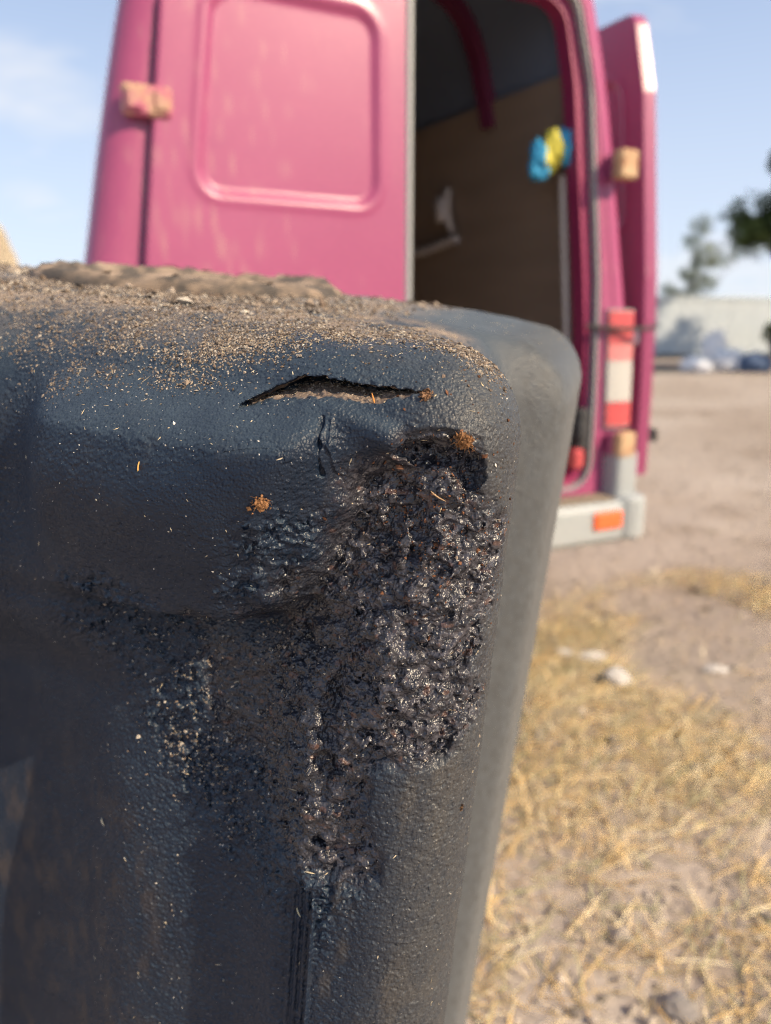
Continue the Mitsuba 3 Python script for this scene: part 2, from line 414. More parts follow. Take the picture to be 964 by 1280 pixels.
bulk = Polygon(np.stack([MID + (PROF - NRM * .08)[:, 0] * .62, (PROF - NRM * .08)[:, 1]], 1)).buffer(0)
vput('maroon_van__bulkhead', plate(bulk, 3.1, 3.13), 'm_panel_grey')
vput('maroon_van__load_floor', trimesh.convex.convex_hull(np.array([[MID + a * (.85 - taper(y)), y, z] for a in (-1, 1) for y in (.03, 3.1) for z in (.60, .675)])), 'm_floor_wood')
def wall_panel(side, y0, y1, z0, z1, t=.012):
    z = np.linspace(z0, z1, 24); w = np.interp(z, PROF[:len(zz), 1], PROF[:len(zz), 0]) - .10
    y = np.linspace(y0, y1, 2)
    gr = np.stack([MID + side * (w[None] - taper(y)[:, None]), np.broadcast_to(y[:, None], (2, 24)), np.broadcast_to(z, (2, 24))], -1)
    return slab(gr, np.array([side * t, 0, 0]))
vput('maroon_van__wall_panel', wall_panel(1, .10, 1.62, .68, 2.05), 'm_plywood')
vput('maroon_van__wall_panel', wall_panel(1, 1.63, 3.08, .68, 2.05), 'm_plywood')
vput('maroon_van__wall_panel', wall_panel(-1, .10, 3.08, .68, 2.05), 'm_plywood')
for y in (.48, 1.5, 2.5):
    gr = skin([(y, .077), (y, .115), (y + .06, .115), (y + .08, .077)])[:, 34:-34]
    vput('maroon_van__roof_bow', grid_mesh(gr), 'm_paint_dark', 30)

def door(hand):
    """A rear door as if shut: hinge edge at the body side. hand -1: left door, +1: right door. Outer face at Y about -0.035."""
    nz, nx = 260, 150
    z = np.linspace(.665, 2.25, nz)
    he = np.interp(z, ZD, WD) - .004
    edge = he.copy()
    rtop = np.clip((z - 2.21) / .04, 0, 1); edge = he - .025 * (1 - np.sqrt(np.clip(1 - rtop ** 2, 0, 1)))
    u = np.linspace(0, 1, nx)
    X = .004 + (edge[:, None] - .004) * u[None]
    Z = np.broadcast_to(z[:, None], X.shape)
    he2 = np.broadcast_to(he[:, None], X.shape)
    # pressed panel: follows the hinge edge on one side and the meeting edge on the other
    def pressed(zlo, zhi, r=.075):
        a, b = .095 - 0 * X, he2 - .115
        cx, hx = (a + b) / 2, (b - a) / 2
        cz, hz = (zlo + zhi) / 2, (zhi - zlo) / 2
        qx, qz = np.abs(X - cx) - hx + r, np.abs(Z - cz) - hz + r
        d = np.minimum(np.maximum(qx, qz), 0) + np.hypot(np.maximum(qx, 0), np.maximum(qz, 0)) - r
        s = np.clip((.026 - (d + .026)) / .026, 0, 1); s = s * s * (3 - 2 * s)
        lip = .0035 * np.exp(-((d - .008) / .012) ** 2)
        return s * .011 - lip * .8
    Y = -.040 + pressed(1.555, 2.065) + pressed(.80, 1.22)
    Y += .004 * ((Z - 1.4) / .9) ** 2
    e = np.minimum(np.minimum(X - .004, edge[:, None] - X), np.minimum(Z - .665, 2.25 - Z))
    Y += .004 * np.clip(1 - e / .010, 0, 1) ** 2
    X = MID + hand * X
    gr = np.stack([X, Y, Z], -1)
    back = gr.copy(); back[..., 1] = .012
    return slab(gr, back)
def hinge_strap(x0, x1, z0, z1, y=-.052):
    ms = [rbox(x0, x1, y, -.02, z0, z1, .008)]
    ms.append(rbox(x0 + .008, x0 + .05, y - .010, y + .004, z0 + .01, z1 - .01, .006))
    ms.append(rbox(x1 - .045, x1 - .008, y - .008, y + .004, z0 + .012, z1 - .012, .006))
    return cat(ms)
vput('maroon_van__rear_door', door(-1), 'm_paint', 40)
vput('maroon_van__rear_door__hinge', hinge_strap(-.012, .108, 1.728, 1.80), 'm_hinge')
vput('maroon_van__rear_door__hinge', hinge_strap(-.10, .05, .80, .87), 'm_paint')
vput('maroon_van__rear_door__edge_seal', rbox(MID - .012, MID + .010, -.046, .02, .67, 2.245, .006), 'm_seal')
# the right door swung round on its slanted hinge line until it lies along the van's side
dr_ = door(1)
h0, h1 = np.array([1.645, -.058, .80]), np.array([1.565, -.058, 1.80])
ax = (h1 - h0) / np.linalg.norm(h1 - h0)
OPEN = math.radians(262)
DOOR_T = trimesh.transformations.rotation_matrix(OPEN, ax, h0)
SHIFT = np.eye(4); SHIFT[:3, 3] = [.125, .0, 0]
def dput(key, mesh, bsdf, smooth=False):
    mesh = mesh.copy(); mesh.apply_transform(SHIFT @ DOOR_T); return vput(key, mesh, bsdf, smooth)
dk = dput('maroon_van__open_door', dr_, 'm_paint', 40)
dput('maroon_van__open_door__stop_buffer', cat([rbox(1.50, 1.54, .012, .05, .79, .83, .006), rbox(1.495, 1.545, .05, .062, .785, .835, .005)]), 'm_black')
dput('maroon_van__open_door__catch', rbox(1.49, 1.535, -.056, -.038, 1.16, 1.21, .01), 'm_white')
dput('maroon_van__open_door__handle', cat([rbox(.85, .97, -.068, -.042, 1.50, 1.545, .008)]), 'm_black')
for z, xp in ((1.75, 1.585), (.82, 1.648)):
    vput('maroon_van__hinge', rbox(xp - .05, xp + .035, -.05, -.016, z - .045, z + .045, .01), 'm_paint')
    c = h0 + (h1 - h0) * (z - .8)
    vput('maroon_van__hinge_knuckle', cat([rbox(c[0] - .035, c[0] + .042, c[1] - .03, c[1] + .02, z - .045, z + .045, .008)]), 'm_rust')
def on_wall(y, z, off): return [MID + np.interp(z, PROF[:len(zz), 1], PROF[:len(zz), 0]) - .10 - off - taper(y), y, z]
vput('maroon_van__wall_rail', tube([on_wall(.78, 1.60, .03), on_wall(1.0, 1.57, .035), on_wall(1.35, 1.56, .03)], .018, 8), 'm_pole')
vput('pale_strap', cat([tube([on_wall(.80, 1.80, .02), on_wall(.82, 1.70, .035), on_wall(.80, 1.63, .03)], [.012, .022, .010], 8), lump(on_wall(.83, 1.72, .05), (.02, .025, .05), 44)]), 'm_pole', True)
lab('pale_strap', 'pale bundled strap hanging on the inner wall of the van', 'strap')
lab('maroon_van__hinge_knuckle', 'rusty tan hinge')
# door check strap
vput('maroon_van__check_strap', tube([[1.50, .0, 1.235], [1.60, -.05, 1.225], [1.70, -.085, 1.225], [1.755, -.07, 1.235]], .008, 8), 'm_black')
# lamp cluster on the right rear pillar: follows the slanted pillar
def lens(z0, z1, w=.052):
    gr = []
    for z in np.linspace(z0, z1, 6):
        xc = np.interp(z, [.83, 1.3], [1.648, 1.632])
        a = np.linspace(-1, 1, 9)
        gr.append(np.stack([xc + w * a, -.020 - .010 * np.sqrt(np.clip(1 - a ** 2 * .92, 0, 1)), np.full(9, z)], -1))
    return slab(np.array(gr), np.array([0, .03, 0]))
vput('maroon_van__tail_lamp__housing', lens(.878, 1.292, .058), 'm_seal', 40)
for z0, z1, mt in ((1.175, 1.285, 'm_red_lens'), (1.118, 1.172, 'm_pink_lens'), (.972, 1.115, 'm_white_lens'), (.885, .969, 'm_red_lens')):
    ml = lens(z0, z1, .056); ml.apply_translation([0, -.004, 0])
    vput('maroon_van__tail_lamp__lens', ml, mt, 40)
lab('maroon_van__tail_lamp__lens_001', 'faded pink lens'); lab('maroon_van__tail_lamp__lens_002', 'white lens')
# bumper
def bumper_mesh(x0, x1, z0, z1, y0=-.135, r=.035):
    p = shapely.box(y0, z0, .05, z1).buffer(-r).buffer(r, quad_segs=6)
    m_ = trimesh.creation.extrude_polygon(p, x1 - x0, engine='earcut')
    m_.apply_transform(np.array([[0, 0, 1, x0], [1, 0, 0, 0], [0, 1, 0, 0], [0, 0, 0, 1.]]))
    return m_
bp = manifold = None
vput('maroon_van__bumper', bumper_mesh(-.02, 1.598, .476, .632), 'm_bumper', 30)
def rounded_block(x0, x1, y0, y1, z0, z1, r, rz=.02):
    p = shapely.box(x0, y0, x1, y1).buffer(-r).buffer(r, quad_segs=8)
    ms = []
    lv = [(z0, -rz), (z0 + rz * .4, -rz * .3), (z0 + rz, 0), (z1 - rz, 0), (z1 - rz * .4, -rz * .3), (z1, -rz)]
    pts = []
    for z, o in lv:
        c = np.array(p.buffer(o).exterior.coords); pts.append(np.column_stack([c, np.full(len(c), z)]))
    return trimesh.convex.convex_hull(np.vstack(pts))
vput('maroon_van__bumper_corner', cat([rounded_block(1.602, 1.745, -.13, .25, .476, .640, .068), rounded_block(1.605, 1.712, -.085, .18, .62, .80, .03)]), 'm_bumper', 35)
vput('maroon_van__bumper__reflector', rbox(1.462, 1.592, -.148, -.130, .536, .600, .012), 'm_orange')
vput('maroon_van__bumper__step_tread', rbox(.2, 1.58, -.115, -.02, .631, .642, .004), 'm_floor_wood')
# catch and lamp unit on the sill by the opening
vput('maroon_van__sill_catch', cat([rbox(1.475, 1.53, -.02, .06, .80, .95, .012), rbox(1.46, 1.50, -.04, .02, .84, .90, .01)]), 'm_black')
vput('maroon_van__sill_lamp', rbox(1.45, 1.50, -.035, .02, .735, .81, .012), 'm_red_lens')
for y in (.75, ):
    for x in (MID - .80, MID + .80):
        w = trimesh.creation.cylinder(.34, .2, sections=40)
        w.apply_transform(trimesh.transformations.rotation_matrix(math.pi / 2, [0, 1, 0])); w.apply_translation([x, y + .35, .34])
        vput('maroon_van__wheel', w, 'm_tyre', 40)
vput('maroon_van__underbody', rbox(MID - .4, MID + .4, .1, 4.4, .38, .6, .02), 'm_black')
lab('maroon_van', 'faded maroon van seen from behind with its right rear door swung open', 'van')
# things in the van
def inner_x(y, z): return MID + np.interp(z, PROF[:len(zz), 1], PROF[:len(zz), 0]) - .10
p0 = np.array([inner_x(.2, .70) - .03, .16, .69]); p1 = np.array([inner_x(.2, 1.80) - .03, .125, 1.74])
vput('blue_headed_pole__pole', tube([p0, (p0 + p1) / 2 + [.012, 0, 0], p1], .013, 10), 'm_pole', True)
hd = [(-.092, .0, 'm_blue'), (-.054, .018, 'm_yellow'), (-.014, .038, 'm_blue')]
for i, (o, dz, mt) in enumerate(hd):
    vput('blue_headed_pole__head', lump(p1 + [-.012 + o, -.05 - o * .5, .045 + dz], (.034, .034, .066), 40 + i, .7), mt, True)
lab('blue_headed_pole', 'pale pole with a blue and yellow head leaning inside the van', 'pole')
lab('blue_headed_pole__head_001', 'yellow tuft')

# ------------------------------------------------------------------ the black tank (millimetres in its own axes)
NT = (0.01838228, -0.10538618, 0.99426146)       # its top slopes a little
RC = 50.0
def round_top(x): return 55 + 42 * smoothstep(-95, -190, x)          # the left lobe is rounder than the right corner
DEPTH, WIDTH = 590.0, 900.0
S = smoothstep
def pl(x, xs, ys):
    out = mi.Float(ys[0])
    for a, b, c, d in zip(xs[:-1], xs[1:], ys[:-1], ys[1:]):
        t = dr.clip((x - a) / (b - a), 0, 1)
        out = dr.select(x > a, c + (d - c) * t, out)
    return out
def cap2(x, z, a, b, r):
    """Distance in the front plane to a rounded stroke."""
    bx, bz = b[0] - a[0], b[1] - a[1]
    t = dr.clip(((x - a[0]) * bx + (z - a[1]) * bz) / (bx * bx + bz * bz + 1e-6), 0, 1)
    return dr.sqrt(dr.square(x - a[0] - bx * t) + dr.square(z - a[1] - bz * t)) - r
def worley(x, y, z):
    """Distance to the nearest of one random point per unit cell."""
    i = [dr.floor(v) for v in (x, y, z)]
    best = mi.Float(9)
    for a in (-1, 0, 1):
        for b in (-1, 0, 1):
            for c in (-1, 0, 1):
                cx, cy, cz = i[0] + a, i[1] + b, i[2] + c
                k = cell_rand(cx, cy, cz)
                u = [k * 7.13, k * 131.7, k * 1741.3]
                best = dr.minimum(best, sum(dr.square(q + .15 + .7 * (w - dr.floor(w)) - v) for q, w, v in zip((cx, cy, cz), u, (x, y, z))))
    return dr.sqrt(best)
def turned(x, y, z): return .48 * x + .60 * y + .64 * z, -.80 * x + .60 * y + .0 * z + 31., -.36 * x - .52 * y + .77 * z + 57.
def cap3(x, y, z, a, b, r):
    d = [b[i] - a[i] for i in range(3)]
    t = dr.clip(((x - a[0]) * d[0] + (y - a[1]) * d[1] + (z - a[2]) * d[2]) / sum(k * k for k in d), 0, 1)
    return dr.sqrt(sum(dr.square(c - a[i] - d[i] * t) for i, c in enumerate((x, y, z)))) - r
def gauss(x, c, w): return dr.exp(-dr.square((x - c) / w))
STROKES = [((-36, -62), (-28, -106), 19), ((-28, -106), (-34, -196), 27), ((-64, -86), (-86, -210), 27), ((-126, -172), (-122, -248), 26), ((-89, -210), (-82, -290), 29), ((-125, -240), (-105, -290), 16), ((-160, -186), (-145, -240), 28), ((-105, -150), (-115, -200), 22), ((-60, -150), (-55, -210), 24)]
def damage(x, y, z):
    """1 where the wall has melted and crumbled, 0 where it is whole."""
    d = mi.Float(1e3)
    for a, b, r in STROKES: d = dr.minimum(d, cap2(x, z, a, b, r))
    d = d + (noise(x / 22, z / 22, 3.) - .5) * 18 + (noise(x / 8, z / 8, 5.) - .5) * 7
    return S(9, -7, d) * S(60, 40, y)
def scorched(x, y, z):
    d = dr.minimum(cap2(x, z, (-240, -195), (-160, -275), 44), cap2(x, z, (-110, -120), (-130, -290), 30))
    d = dr.minimum(d, dr.minimum(cap2(x, z, (-100, -280), (-85, -330), 14), cap2(x, z, (-185, -270), (-120, -330), 22)))
    return S(22, -12, d + (noise(x / 20, z / 20, 8.) - .5) * 24) * S(60, 40, y)
SLIT_X = [-152, -133, -117, -98, -74, -58, -42]
SLIT_UP = [-15.0, -7.0, -1.5, -4.2, -7.4, -7.0, -6.4]
SLIT_X2 = [-152, -130, -103, -76, -59, -42]
SLIT_LO = [-15.2, -16.6, -18.2, -19.4, -14.0, -6.6]
def tank_sdf(x, y, z):
    # -- gross form
    zb = pl(x, [-330, -270, -200, -150, -118, -88], [-172, -166, -166, -163, -146, -112])
    below = S(-4, 16, zb - z)
    rec = below * (40 * S(0, 64, -88 - x) + 16 * dr.exp(-dr.square((x + 146) / 32) - dr.square((z + 172) / 16))) * (1 - .9 * S(-215, -330, x) * S(90, 20, zb - z)) * (1 - .30 * S(60, 260, zb - z))
    rec = rec - 9 * gauss(x, -232, 34) * S(-250, -340, z) + 10 * S(-262, -300, x) * below * S(-250, -350, z)
    xb = pl(z, [-150, -100, -45], [-118, -92, -70])
    rec = rec - 27 * S(-2, 42, xb - x) * S(-14, 84, z - zb) * S(-20, -60, z) * S(-330, -270, x)
    rec = rec + .0013 * dr.square(dr.minimum(x + 150, 0)) * S(-420, -300, x) + .0013 * 22500 * S(-300, -420, x)
    # -- the dented, melted patch
    m = damage(x, y, z)
    sc = scorched(x, y, z)
    rec = rec + 6.0 * m
    rec = rec + 15 * S(-3, 10, x - xb + (noise(x / 12, z / 12, 33.) - .5) * 8) * S(64, 22, x - xb) * S(-44, -72, z) * S(-225, -165, z)
    rec = rec - 4.5 * S(6, -10, cap2(x, z, (-50, -168), (-42, -212), 14)) * m
    rec = rec + 7.0 * S(5, -5, cap2(x, z, (-83, -182), (-86, -262), 4) + (noise(x / 7, z / 7, 11.) - .5) * 8)
    rec = rec + 4.0 * S(5, -5, cap2(x, z, (-45, -84), (-50, -136), 3) + (noise(x / 7, z / 7, 13.) - .5) * 7)
    rec = rec + 5.0 * S(14, -8, cap2(x, z, (-152, -168), (-118, -150), 5) + (noise(x / 9, z / 9, 12.) - .5) * 8)
    rec = rec - 3.0 * S(8, -4, cap2(x, z, (-124, -112), (-128, -140), 4) + (noise(x / 9, z / 9, 15.) - .5) * 8)
    # -- shallow bay left of the mould seam at the bottom
    rec = rec + 9.0 * S(-85.0, -87.5, x) * S(-118, -96, x) * S(-318, -330, z)
    rec = rec + 1.1 * (noise(x / 2.0, 0., 2.) - .5) * S(-82, -86, x) * S(-104, -92, x) * S(-330, -345, z) + (.9 * dr.sin(x * 1.25) * S(-106, -100, x) * S(-86, -89, x) - 2.4 * gauss(x, -84.2, 1.1)) * S(-322, -336, z)
    # -- flap under the slit pressed in
    RT = round_top(x)
    s = .6 * y + .8 * z + .2 * (RT - 55)
    dep = .8 * y - .6 * z - 20.7 - .4 * (RT - 55)
    lo, up = pl(x, SLIT_X2, SLIT_LO), pl(x, SLIT_X, SLIT_UP)
    inx = S(-156, -140, x) * S(-36, -52, x)
    rec = rec + 2.6 * inx * S(14, 0, lo - s) * S(-3, 1, lo - s) * S(-30, -60, z + 40)
    # -- a short upright score beside a curled burr below the slit
    wob = 2.2 * (noise(x / 5, z / 5, 17.) - .5)
    rec = rec + 4.2 * S(1.0, -1.2, cap2(x, z, (-97, -36), (-95, -66), .9) + wob) - 2.4 * S(1.2, -1.0, cap2(x, z, (-92, -36), (-88, -64), .8) + wob)
    fade = S(220, 70, y)
    yy = y - rec * fade
    # -- rounded upright body
    xx = x + 38 * S(75, 120, y) * S(330, 290, y)
    xx = xx - 14 * S(300, 345, y) - .046 * z * S(250, 345, y) - .014 * z * S(345, 250, y)
    qx = dr.abs(xx + WIDTH / 2) - WIDTH / 2 + RC
    qy = dr.abs(yy - DEPTH / 2) - DEPTH / 2 + RC
    h = dr.minimum(dr.maximum(qx, qy), 0) + dr.sqrt(dr.square(dr.maximum(qx, 0)) + dr.square(dr.maximum(qy, 0))) - RC
    crown = 3.6e-4 * dr.square(dr.maximum(x + 250, 0)) * S(110, 260, y)
    tz = NT[0] * x + NT[1] * y + NT[2] * z + crown
    tz = tz - S(60, 120, y) * (3.0 * (fbm(x / 40, y / 40, 21., 3) - .5) + 1.5)
    a, b = dr.maximum(h + RT, 0), dr.maximum(tz + RT, 0)
    d = dr.minimum(dr.maximum(h + RT, tz + RT), 0) + dr.sqrt(a * a + b * b) - RT
    # -- relief: leathery grain everywhere, lumps and crumbs where it burnt
    tx, ty, tz_ = turned(x, y, z)
    grain = .5 * (noise(tx / 2.9, ty / 2.9, tz_ / 2.9) - .5) + .8 * (noise(tx / 1.6, ty / 1.6, tz_ / 1.6) - .5)
    d = d + grain * (1 + .6 * sc + .7 * below) + 1.6 * (fbm(tx / 34, ty / 34, tz_ / 34, 2) - .5)
    n9, n5, n3 = noise(tx / 10, ty / 10, tz_ / 10), noise(tx / 4.6, ty / 4.6, tz_ / 4.6), noise(tx / 2.3 + 7, ty / 2.3, tz_ / 2.3)
    n1, w2 = noise(tx / 1.25, ty / 1.25 + 3, tz_ / 1.25), worley(tx / 3.1 + 3, ty / 3.1, tz_ / 3.1)
    rough = 9.0 * (n9 - .5) + 5.0 * (n5 - .5) + 2.6 * (n3 - .5) + 1.7 * (n1 - .5) - 2.2 * (w2 - .55) * S(.35, .6, n9)
    d = d + rough * m * (.9 + .2 * S(-100, -55, x)) + sc * (1 - m) * (4.0 * (n9 - .5) + 6.0 * (n5 - .5) + 3.6 * (n3 - .5) + 1.8 * (n1 - .5))
    # -- the cavity under the shoulder and small pits
    e = mi.Float(1e3)
    for c, r in (((-38, 11, -51), (20, 16, 9.5)), ((-21, 16, -58), (10, 14, 13)), ((-53, 6, -51), (9, 10, 8)), ((-36, 8, -64), (17, 9, 8)), ((-42, 8, -76), (9, 8, 9)), ((-24, 11, -86), (9, 8, 10)), ((-46, 7, -98), (8, 7, 9)), ((-30, 9, -112), (7, 6, 7)), ((-20, 12, -122), (6, 6, 7)),
                 ((-5, 26, -157), (3.5, 6, 5)), ((-31, 4, -184), (5, 6, 5)), ((-39, 3, -203), (4, 6, 4)), ((-30, 4, -203), (3.2, 6, 3.6)), ((-85, 6, -292), (5, 6, 4)), ((-79, 10, -240), (5, 6, 6)), ((-18, 11, -77), (4, 8, 6))):
        k = dr.sqrt(dr.square((x - c[0]) / r[0]) + dr.square((y - c[1]) / r[1]) + dr.square((z - c[2]) / r[2]))
        e = dr.minimum(e, (k - 1) * min(r))
    e = e + 3.6 * (n5 - .5) + 2.4 * (n3 - .5)
    d = dr.maximum(d, -e)
    # -- a smooth melted fold between the slit and the cavity
    k = cap3(x, y, z, (-92, 5, -36), (-63, 3, -44), 6.5)
    hh = dr.clip(.5 + .5 * (d - k) / 7, 0, 1)
    d = d + (k - d) * hh - 7 * hh * (1 - hh)
    # -- the slit: a ramp that runs in under the upper lip
    c1 = (dep - (s - lo) * .75 * S(-38, -52, x)) / 1.25
    c2 = (s - up) - .8 * dep
    cav = dr.maximum(dr.maximum(c1, c2), dr.maximum(dep - 20, dr.maximum(-150 - x, x + 43)))
    cav = cav + 2.8 * (n5 - .5) + 1.8 * (n3 - .5) + .8 * (n1 - .5)
    d = dr.maximum(d, -dr.maximum(cav, -dep - 8))
    return d
def tank_np(q):
    out = np.empty(len(q), np.float32)
    for s in range(0, len(q), 4_000_000):
        p = [mi.Float(np.ascontiguousarray(q[s:s + 4_000_000, i], dtype=np.float32)) for i in range(3)]
        out[s:s + 4_000_000] = np.array(tank_sdf(*p))
    return out
FINE_LO, FINE_HI = np.array([-352., -24., -560.]), np.array([30., 235., 34.])
hf = 0.65
V1, Q1 = surface_nets(tank_np, (FINE_LO, FINE_HI), hf, 8, 6.0)
in_fine = lambda lo, hi: ((lo > FINE_LO + 1) & (hi < FINE_HI - 1)).all(1)
V2, Q2 = surface_nets(tank_np, ((-930, -45, -1225), (60, 640, 110)), 4.0, 8, 10.0, skip=in_fine)
keep = ~((V2 > FINE_LO + 5) & (V2 < FINE_HI - 5)).all(1)
Q2 = Q2[keep[Q2].all(1)]
TANK_V, TANK_Q = V1, Q1
v, f = np.vstack([V1, V2]), np.vstack([Q1, Q2 + len(V1)])


def plastic_masks(p):
    x, y, z = tank_mm(p)
    return x, y, z, damage(x, y, z), scorched(x, y, z)
def tank_col(p, n, uv):
    x, y, z, m, sc = plastic_masks(p)
    a = fbm(x / 30, y / 30, z / 30, 3)
    c = mix((.005, .011, .026), (.012, .022, .042), a)
    # dull brown film, pale where rain has run down
    c = mix(c, (.075, .064, .054), S(.56, .78, fbm(x / 16 + 5, y / 16, z / 55, 3)) * (.10 + .45 * S(-110, -60, x)))
    c = mix(c, (.155, .172, .190), S(240, 330, y) * (.75 + .25 * noise(x / 60, y / 60, z / 200)))  # dusty far side, its sky sheen painted in as pale bluish grey
    c = mix(c, (.040, .027, .032), m * S(.45, .7, noise(x / 3, y / 3, z / 3)) * .8)
    c = mix(c, (.13, .07, .045), m * S(.76, .90, noise(x / 5 + 7, y / 5, z / 5)) * .4)
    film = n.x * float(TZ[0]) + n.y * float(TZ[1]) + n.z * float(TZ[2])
    c = mix(c, (.044, .064, .086), S(.10, .75, film) * (.55 + .6 * (fbm(x / 14, y / 14, z / 14, 3) - .3)))  # sun and sky light on upward faces, painted in as a bluish tint
    c = mix(c, (.072, .052, .040), S(.46, .80, fbm(x / 9, y / 9, z / 26 + 4, 5)) * S(-180, -230, x) * S(-290, -360, z) * .4)
    up = S(.55, .95, n.x * float(TZ[0]) + n.y * float(TZ[1]) + n.z * float(TZ[2]))
    dust = S(.30, .66, fbm(x / 22, y / 30, z / 22, 4) * .7 + .30 * noise(x / 2.2, y / 2.2, z / 2.2)) * up * S(25, 110, y)
    RT = round_top(x)
    s, dep = .6 * y + .8 * z + .2 * (RT - 55), .8 * y - .6 * z - 20.7 - .4 * (RT - 55)
    torn = S(1.0, 2.6, dep) * S(-152, -146, x) * S(-42, -50, x) * S(-1, 1, s - pl(x, SLIT_X2, SLIT_LO)) * S(9, 5, s - pl(x, SLIT_X, SLIT_UP))
    c = mix(c, mix((.10, .07, .06), (.30, .23, .17), noise(x / 2.4, y / 2.4, z / 2.4)), torn * .85)
    dust = dust * (1 - S(230, 300, y) * S(-190, -110, x))
    c = mix(c, mix((.19, .142, .108), (.32, .255, .20), noise(x / 3.1, y / 3.1, z / 3.1)), dust * .95)
    g = noise(x / .9, y / .9, z / .9)
    # chalky bleaching on the exposed right edge, grit caught in the grain; both also paint in sunlit glints
    c = mix(c, (.068, .066, .064), S(-75, -15, x) * S(-5, 30, y + 18) * (.35 + .5 * fbm(x / 5, y / 5, z / 9, 3)) * (1 - .75 * m))
    c = mix(c, (.26, .24, .21), S(.82, .95, g) * (.16 + .22 * S(-120, -40, x)))
    return c
def crumb_col(p, n, uv):
    x, y, z = tank_mm(p)
    c = mix((.010, .011, .017), mix((.018, .023, .037), (.058, .055, .066), S(-115, -70, x)), S(.3, .75, fbm(x / 3.5, y / 3.5, z / 3.5, 3)))  # paler to the right: the sunlit side is painted into the crumbs
    c = mix(c, (.15, .14, .145), S(.74, .92, noise(x / 1.1, y / 1.1, z / 1.1)) * .6)  # grey flecks painted in as glints
    return mix(c, (.13, .065, .045), S(.74, .90, noise(x / 5 + 7, y / 5, z / 5)) * .5)
def tank_rough(p, n, uv):
    x, y, z, m, sc = plastic_masks(p)
    r = .46 + .16 * (fbm(x / 12, y / 12, z / 12, 2) - .5)
    r = r - .08 * m - .05 * sc
    return r + .3 * S(.5, .95, n.z) * S(25, 110, y)
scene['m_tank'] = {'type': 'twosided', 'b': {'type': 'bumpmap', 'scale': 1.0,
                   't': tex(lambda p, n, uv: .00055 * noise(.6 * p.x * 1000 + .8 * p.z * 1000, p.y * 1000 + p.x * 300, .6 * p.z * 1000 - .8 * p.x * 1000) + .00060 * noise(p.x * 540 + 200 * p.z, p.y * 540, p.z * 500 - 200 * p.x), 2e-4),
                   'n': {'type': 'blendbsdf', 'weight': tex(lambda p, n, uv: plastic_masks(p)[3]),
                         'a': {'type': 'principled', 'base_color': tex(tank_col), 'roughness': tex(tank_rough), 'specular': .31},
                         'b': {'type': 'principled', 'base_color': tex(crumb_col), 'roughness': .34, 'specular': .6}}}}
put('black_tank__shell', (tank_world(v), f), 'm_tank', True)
lab('black_tank', 'big black plastic tank with a melted, crumbled corner and a slit in its shoulder', 'tank')
# raised ring of the lid on the far part of the top
ang = np.linspace(0, 2 * np.pi, 97)[:-1]
prof = [(200, -30), (198, 3), (190, 10), (176, 14), (150, 13), (138, 9), (120, 7), (60, 9), (1, 10)]
gr = []
for r_, h_ in prof:
    x, y = -420 + r_ * .86 * np.cos(ang), 415 + r_ * .8 * np.sin(ang)
    zt = -(NT[0] * x + NT[1] * y) / NT[2]
    gr.append(np.stack([x, y, zt + h_ + (meshkit.noise(np.stack([x / 18, y / 18, h_ + 0 * x], -1)) - .5) * 13], -1))
gr = np.array(gr); gr = np.concatenate([gr, gr[:, :1]], 1)
lm = grid_mesh(tank_world(gr)); lm.fix_normals()
put('black_tank__lid', lm, 'm_dust', True)


# ------------------------------------------------------------------ dirt, straw and crumbs on the tank
tri = np.vstack([f[:, [0, 1, 2]], f[:, [0, 2, 3]]])
A_, B_, C_ = v[tri[:, 0]], v[tri[:, 1]], v[tri[:, 2]]
FN = np.cross(B_ - A_, C_ - A_); AREA = np.linalg.norm(FN, axis=1) / 2
FN /= 2 * AREA[:, None] + 1e-9
CEN = (A_ + B_ + C_) / 3
if FN[(CEN[:, 2] > -10) & (CEN[:, 1] > 100)][:, 2].mean() < 0: FN = -FN
def scatter(weight, count, seed):
    g = np.random.default_rng(seed)
    w = weight * AREA
    i = g.choice(len(w), count, p=w / w.sum())
    a, b = g.random((2, count, 1)); fl = a + b > 1; a, b = np.where(fl, 1 - a, a), np.where(fl, 1 - b, b)
    return A_[i] + (B_ - A_)[i] * a + (C_ - A_)[i] * b, FN[i], g
OCT_V = np.array([[1, 0, 0], [-1, 0, 0], [0, 1, 0], [0, -1, 0], [0, 0, 1], [0, 0, -1.]])
OCT_F = np.array([[0, 2, 4], [2, 1, 4], [1, 3, 4], [3, 0, 4], [2, 0, 5], [1, 2, 5], [3, 1, 5], [0, 3, 5]])
def bits(pos, nrm, size, g, tilt=.35):
    """One small faceted piece per point; size (n, 3): along, across, up. Returns vertices (mm) and faces."""
    n = len(pos)
    up = nrm + g.normal(0, tilt, (n, 3)); up /= np.linalg.norm(up, axis=1, keepdims=True)
    a = np.cross(up, g.normal(size=(n, 3))); a /= np.linalg.norm(a, axis=1, keepdims=True)
    b = np.cross(up, a)
    o = OCT_V[None] * (1 + .35 * g.normal(size=(n, 6, 1)).clip(-1, 1))
    p = pos[:, None] + nrm[:, None] * size[:, None, 2:] * .6 + o[..., :1] * a[:, None] * size[:, None, :1] + o[..., 1:2] * b[:, None] * size[:, None, 1:2] + o[..., 2:] * up[:, None] * size[:, None, 2:]
    return p.reshape(-1, 3), (OCT_F[None] + 6 * np.arange(n)[:, None, None]).reshape(-1, 3)
up_ = np.clip((FN[:, 2] - .55) / .35, 0, 1)
X_, Y_, Z_ = CEN.T
patch = meshkit.fbm(CEN / 26, 3, 4)
band = np.exp(-((Y_ - 55) / 34) ** 2) * np.clip((patch - .36) * 5, 0, 1.2)
